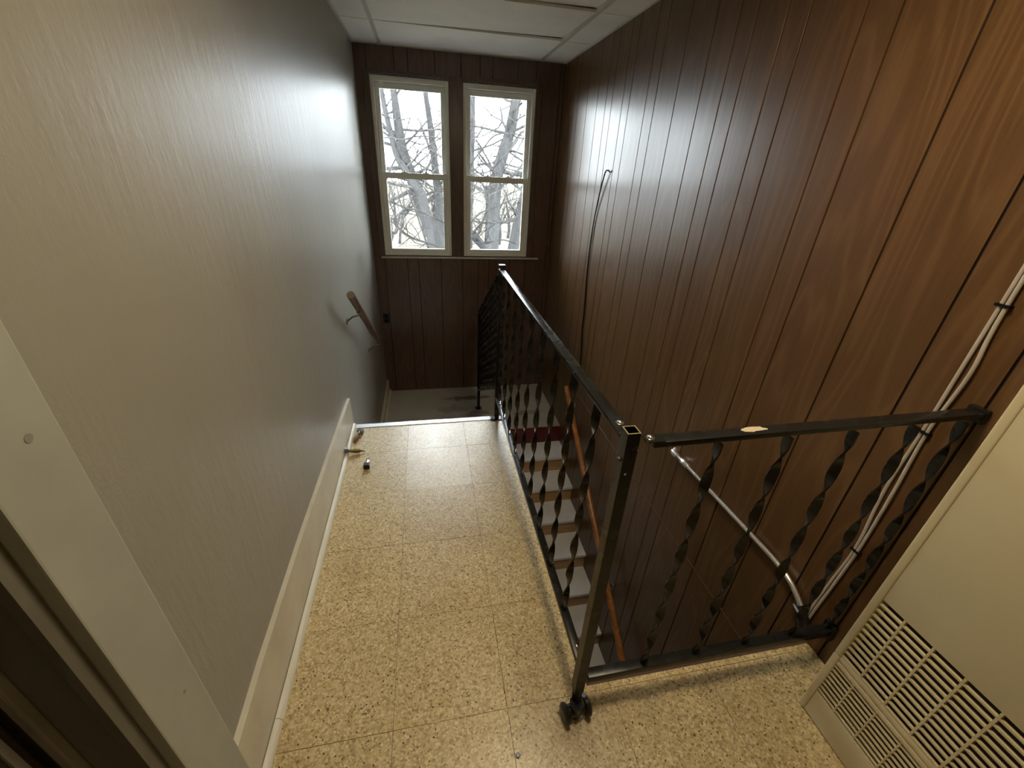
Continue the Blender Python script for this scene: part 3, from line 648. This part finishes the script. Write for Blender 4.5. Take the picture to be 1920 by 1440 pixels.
c2 = MB().tube(path([(cz-0.001, 0.608, H-0.004), (cz-0.001, 0.606, 1.6), (cz-0.001, 0.607, 1.12), (cz-0.003, 0.5975, 0.97), (cz-0.001, 0.608, 0.812), (cz-0.004, 0.600, 0.62), (cz-0.001, 0.599, 0.42), (cz-0.003, 0.605, 0.25), (cz-0.003, 0.612, 0.10), (cz-0.004, 0.611, -0.08)]), 0.0042, 8).build('cable', M_CAB, smooth=True)
tag(c2, 'off-white flat cable running down the panelling, the one nearer the heater', 'cable', 'twin cables on the panelled wall')
for z, y, lab in ((1.118, 0.612, 'black tie clasping the twin cables above the cross rail'), (0.806, 0.613, 'black tie clasping the twin cables just below the cross rail'), (0.41, 0.6035, 'black tie clasping the twin cables low on the wall')):
    o = MB().box(R-0.0135, R-0.0005, y-0.013, y+0.013, z-0.003, z+0.003).build('cable_tie', M_WIRE, bevel=0.001); tag(o, lab, 'cable tie', 'ties on the twin cables')
wi = MB().tube(path([(R-0.004, 2.741, 1.318), (R-0.014, 2.752, 1.327), (R-0.018, 2.79, 1.30), (R-0.010, 2.868, 1.11), (R-0.006, 2.905, 0.90), (R-0.005, 2.900, 0.66), (R-0.005, 2.862, 0.40), (R-0.005, 2.84, 0.2), (R-0.005, 2.80, 0.02), (R-0.005, 2.79, -0.25)]), 0.0042, 8).build('wire', M_WIRE, smooth=True)
tag(wi, 'thin black wire bowing down the panelled wall from a small hole', 'wire')
ol = thing('outlet', 'small dark brown electrical outlet low on the window wall', 'outlet', (0.054, B, -0.02))
MB().box(0.024, 0.084, B-0.006, B, -0.068, 0.028).build('cover_plate', M_OUT, ol, bevel=0.002)
for z in (-0.042, 0.002): MB().cyl((0.054, B-0.0085, z), (0.054, B-0.005, z), 0.014, 14).build('socket', M_WIRE, ol)
# black boot and hook where pipe and cables pass the rail
tag(MB().tube(path([(px, 0.646, 0.106), (px, 0.628, 0.092), (px, 0.612, 0.070), (px, 0.607, 0.0), (px, 0.605, -0.1)]), 0.0125, 12).build('pipe_boot', M_RUB, smooth=True), 'black sleeve on the lower end of the conduit', 'sleeve')
tag(MB().tube(path([(R-0.002, 0.668, 0.072), (R-0.020, 0.660, 0.086), (R-0.030, 0.640, 0.092), (R-0.028, 0.622, 0.082), (R-0.012, 0.615, 0.066)]), 0.005, 8).build('hook', M_BRK, smooth=True), 'small metal wall hook beside the conduit end', 'hook')

# ------------------------------------------------------------------ loose hardware on the floor
def loose(name, lab, cat, c, ang, parts, group=None):
    t = thing(name, lab, cat, (c[0], c[1], 0), group)
    t.rotation_euler = (0, 0, ang)
    for nm, m, segs, n, lb in parts:
        mb = MB()
        for pts, rs in segs: mb.tube(pts, rs, n)
        o = mb.build(nm, m, None, smooth=n > 6); o.parent = t
        if lb: o['label'] = lb
    return t
def socket_foot(lab, c, ang, cop):
    b = MB().box(-0.016, 0.012, -0.014, 0.014, 0.0005, 0.025)
    t = thing('leveling_foot', lab, 'hardware', (c[0], c[1], 0), 'loose feet on the hall floor'); t.rotation_euler = (0, 0, ang)
    o = b.build('rubber_block', M_RUB, None, bevel=0.003); o.parent = t
    o = MB().tube([(0.010, 0, 0.015), (0.042, 0, 0.0145), (0.045, 0, 0.0145)], [0.0105, 0.0105, 0.008], 14).build('stem', M_STEEL, None, smooth=True); o.parent = t
    if cop:
        o = MB().tube([(0.042, 0, 0.0135), (0.066, 0, 0.0125), (0.086, 0, 0.011)], [0.011, 0.011, 0.006], 12).build('thread', M_COPPER, None, smooth=True); o.parent = t
socket_foot('black rubber foot with bright stem and copper thread, closest to the metal nosing strip', (0.064, 1.962), math.radians(-103), True)
socket_foot('black square rubber foot with a bright stem, lying furthest from the baseboard', (0.131, 1.668), math.radians(88), False)
t = thing('bolt', 'brass pointed bolt with grey hexagonal nut leaning on the shoe moulding', 'hardware', (0.05, 1.785, 0))
MB().tube([(0.010, 1.782, 0.030), (0.030, 1.783, 0.026)], 0.0155, 6).build('nut', M_NUT, t)
MB().tube([(0.028, 1.783, 0.026), (0.048, 1.786, 0.0195), (0.056, 1.787, 0.018), (0.080, 1.790, 0.014), (0.088, 1.791, 0.012), (0.108, 1.794, 0.006)], [0.008, 0.008, 0.011, 0.011, 0.005, 0.0025], 12).build('shank', M_BRASS, t, smooth=True)
t = MB().hexa([(0.624, 0.458, 0.0005), (0.631, 0.455, 0.0005), (0.637, 0.462, 0.0005), (0.631, 0.470, 0.0005), (0.624, 0.467, 0.0005)], [(0.626, 0.460, 0.002), (0.631, 0.458, 0.002), (0.635, 0.462, 0.002), (0.631, 0.467, 0.002), (0.626, 0.465, 0.002)]).build('chip', M_NUT)
tag(t, 'small dark chip lying on the hall floor near the caster foot', 'debris')

# ------------------------------------------------------------------ outdoors
gr = tag(MB().box(-60, 60, B+0.6, 110, -3.2, -3.0).build('ground', M_GRASS), 'tan dry winter lawn outside the windows', 'lawn', kind='structure')
def branchy(mb, p, d, r, ln, depth, rnd, spread=0.75, upb=0.12):
    pts = [p]; rs = [r]; n = 4; q = p.copy(); dd = d.copy()
    for i in range(n):
        dd = (dd+Vector((rnd.gauss(0, .16), rnd.gauss(0, .16), rnd.gauss(upb*0.3, .16)))).normalized()
        q = q+dd*ln/n; pts.append(q.copy()); rs.append(r*(1-0.5*(i+1)/n))
    mb.tube(pts, rs, 5 if r > 0.02 else 3, cap=False)
    if depth <= 0: return
    for k in range(rnd.choice((2, 3, 3))):
        i = rnd.randint(1, n); a = Vector((rnd.gauss(0, 1), rnd.gauss(0, 1), rnd.gauss(0, 1))).normalized()
        nd = (dd*(1-spread)+a*spread+Vector((0, 0, upb))).normalized()
        branchy(mb, pts[i], nd, rs[i]*rnd.uniform(.5, .72), ln*rnd.uniform(.55, .8), depth-1, rnd, spread, upb)
def tree(lab, trunk, rs, seed, nb, bl, depth, group='bare trees beyond the windows', z0=None):
    rnd = random.Random(seed); P = [Vector(p) for p in trunk]
    t = thing('bare_tree', lab, 'tree', (P[0].x, P[0].y, -3.0), group)
    fine = path(P, 5); n = len(fine); rr = [rs[0]+(rs[1]-rs[0])*i/(n-1) for i in range(n)]
    MB().tube(fine, rr, 12).build('trunk', M_BARK1, t, smooth=True)
    mb = MB()
    for k in range(nb):
        i = rnd.randint(int(n*0.25), n-2); a = rnd.uniform(0, 2*math.pi)
        d = Vector((math.cos(a), math.sin(a), rnd.uniform(-0.1, 0.9))).normalized()
        branchy(mb, fine[i], d, rr[i]*rnd.uniform(.22, .42), bl*rnd.uniform(.6, 1.2), depth, rnd)
    mb.build('branches', M_BARK2, t, kind='stuff')
    return t
tree('leaning grey tree filling the window nearer the painted wall', [(1.6, 9, -3.0), (0.95, 9, -0.7), (0.49, 9, 0.316), (0.297, 9, 0.887), (0.127, 9, 1.42), (0.06, 9, 1.92), (0.02, 9, 2.43), (-0.1, 9, 3.6)], (0.17, 0.038), 3, 20, 1.2, 3)
tree('slim upright tree in the upper pane of the window nearer the painted wall', [(0.9, 10, -3.0), (0.80, 10, 0.3), (0.736, 10, 1.01), (0.70, 10, 1.46), (0.647, 10, 2.02), (0.579, 10, 2.57), (0.5, 10, 3.6)], (0.11, 0.035), 5, 12, 1.1, 3)
tree('thick dark tree behind the window nearer the panelled wall', [(1.66, 8, -3.0), (1.67, 8, -0.06), (1.684, 8, 0.55), (1.70, 8, 0.99), (1.80, 8, 1.41), (1.924, 8, 1.81), (2.03, 8, 2.4), (2.15, 8, 3.4)], (0.14, 0.07), 8, 22, 1.2, 3)
tree('thin straight tree at the inner edge of the window nearer the panelled wall', [(1.6, 12, -3.0), (1.66, 12, 1.05), (1.705, 12, 1.89), (1.72, 12, 2.77), (1.75, 12, 4.0)], (0.10, 0.05), 9, 10, 1.2, 3)
tree('thin forked tree at the outer edge of the window nearer the painted wall', [(0.9, 8.5, -3.0), (0.5, 8.5, 0.4), (0.281, 8.5, 0.954), (0.057, 8.5, 1.33), (-0.034, 8.5, 1.65), (-0.131, 8.5, 2.21), (-0.2, 8.5, 3.0)], (0.09, 0.03), 12, 12, 1.0, 3)
tree('half hidden tree leaning behind the thick dark tree', [(2.3, 11, -3.0), (2.69, 11, -0.6), (2.82, 11, 0.28), (2.98, 11, 1.0), (3.2, 11, 2.0), (3.3, 11, 3.4)], (0.17, 0.06), 14, 14, 1.3, 3)
# long arching limbs close to the glass, of a tree rooted beside the house
rnd = random.Random(21)
sh = thing('bare_shrub', 'tangled arching branches close outside both windows', 'shrub', (0.7, 5.6, -3.0))
MB().tube(path([(0.75, 5.9, -3.0), (0.7, 5.7, -1.2), (0.62, 5.5, -0.1), (0.5, 5.2, 0.35)]), 0.05, 8).tube(path([(1.3, 6.2, -3.0), (1.35, 5.9, -1.0), (1.25, 5.4, 0.2), (1.0, 5.1, 0.6)]), 0.05, 8).build('stem', M_BARK1, sh, smooth=True)
arcs = [([(-0.3, 5.9, 1.45), (0.067, 5.5, 1.537), (0.239, 5.5, 1.526), (0.404, 5.5, 1.566), (0.652, 5.5, 1.565), (0.95, 5.6, 1.45)], .010),
        ([(0.90, 5.0, 1.15), (0.988, 5.0, 1.341), (1.095, 5.0, 1.466), (1.206, 5.0, 1.589), (1.347, 5.0, 1.626), (1.533, 5.0, 1.608), (1.8, 5.1, 1.5)], .010),
        ([(-0.05, 5.0, 0.72), (0.12, 5.0, 0.60), (0.16, 5.0, 0.70), (0.207, 5.0, 0.82), (0.34, 5.0, 0.857), (0.481, 5.0, 0.807), (0.683, 5.0, 0.723), (0.9, 5.0, 0.66)], .014),
        ([(0.12, 5.0, 0.76), (0.166, 5.0, 0.655), (0.292, 5.0, 0.561), (0.466, 5.0, 0.506), (0.657, 5.0, 0.457), (0.9, 5.1, 0.42)], .016),
        ([(0.85, 5.0, 0.60), (0.953, 5.0, 0.718), (1.074, 5.0, 0.835), (1.225, 5.0, 0.895), (1.435, 5.0, 0.985), (1.7, 5.1, 1.05)], .010),
        ([(1.9, 5.6, 1.9), (1.659, 5.5, 1.643), (1.512, 5.5, 1.388), (1.389, 5.5, 1.212), (1.30, 5.5, 0.9)], .010),
        ([(0.5, 5.2, 0.35), (0.42, 5.2, 0.62), (0.33, 5.2, 0.90), (0.20, 5.3, 1.15), (-0.1, 5.4, 1.38)], .011),
        ([(0.62, 5.5, -0.1), (0.72, 5.4, 0.4), (0.60, 5.3, 0.85), (0.38, 5.3, 1.15), (0.1, 5.4, 1.30)], .010),
        ([(1.0, 5.1, 0.6), (1.12, 5.1, 0.72), (1.32, 5.2, 0.72), (1.6, 5.3, 0.80), (1.9, 5.3, 1.0)], .012),
        ([(1.25, 5.4, 0.2), (1.18, 5.3, 0.55), (1.22, 5.3, 0.95), (1.10, 5.3, 1.4), (1.02, 5.3, 1.9)], .008),
        ([(1.0, 5.1, 0.6), (1.15, 5.1, 0.50), (1.40, 5.2, 0.52), (1.7, 5.2, 0.42)], .013)]
br = MB()
for pts, r in arcs:
    pp_ = path(pts, 5); br.tube(pp_, [r*(1.15-0.7*i/(len(pp_)-1)) for i in range(len(pp_))], 7)
    for k in range(9):
        i = rnd.randint(1, len(pp_)-2); a = rnd.uniform(0, 6.28)
        branchy(br, pp_[i], Vector((math.cos(a), 0.5*math.sin(a), math.sin(a*1.7))).normalized(), r*0.42, rnd.uniform(.18, .42), 2, rnd, 0.7, 0.05)
br.build('branches', M_BARK2, sh, kind='stuff')
# thicket far off
far = MB(); rnd = random.Random(33)
for k in range(55):
    x = rnd.uniform(-9, 16); y = rnd.uniform(19, 34)
    branchy(far, Vector((x, y, -3.0)), Vector((rnd.gauss(0, .08), 0, 1)).normalized(), rnd.uniform(.08, .16), rnd.uniform(2.0, 3.0), 3, rnd, 0.55, 0.35)
tag(far.build('thicket', M_BARK2), 'far hazy thicket of bare branches across the lawn', 'thicket', kind='stuff')
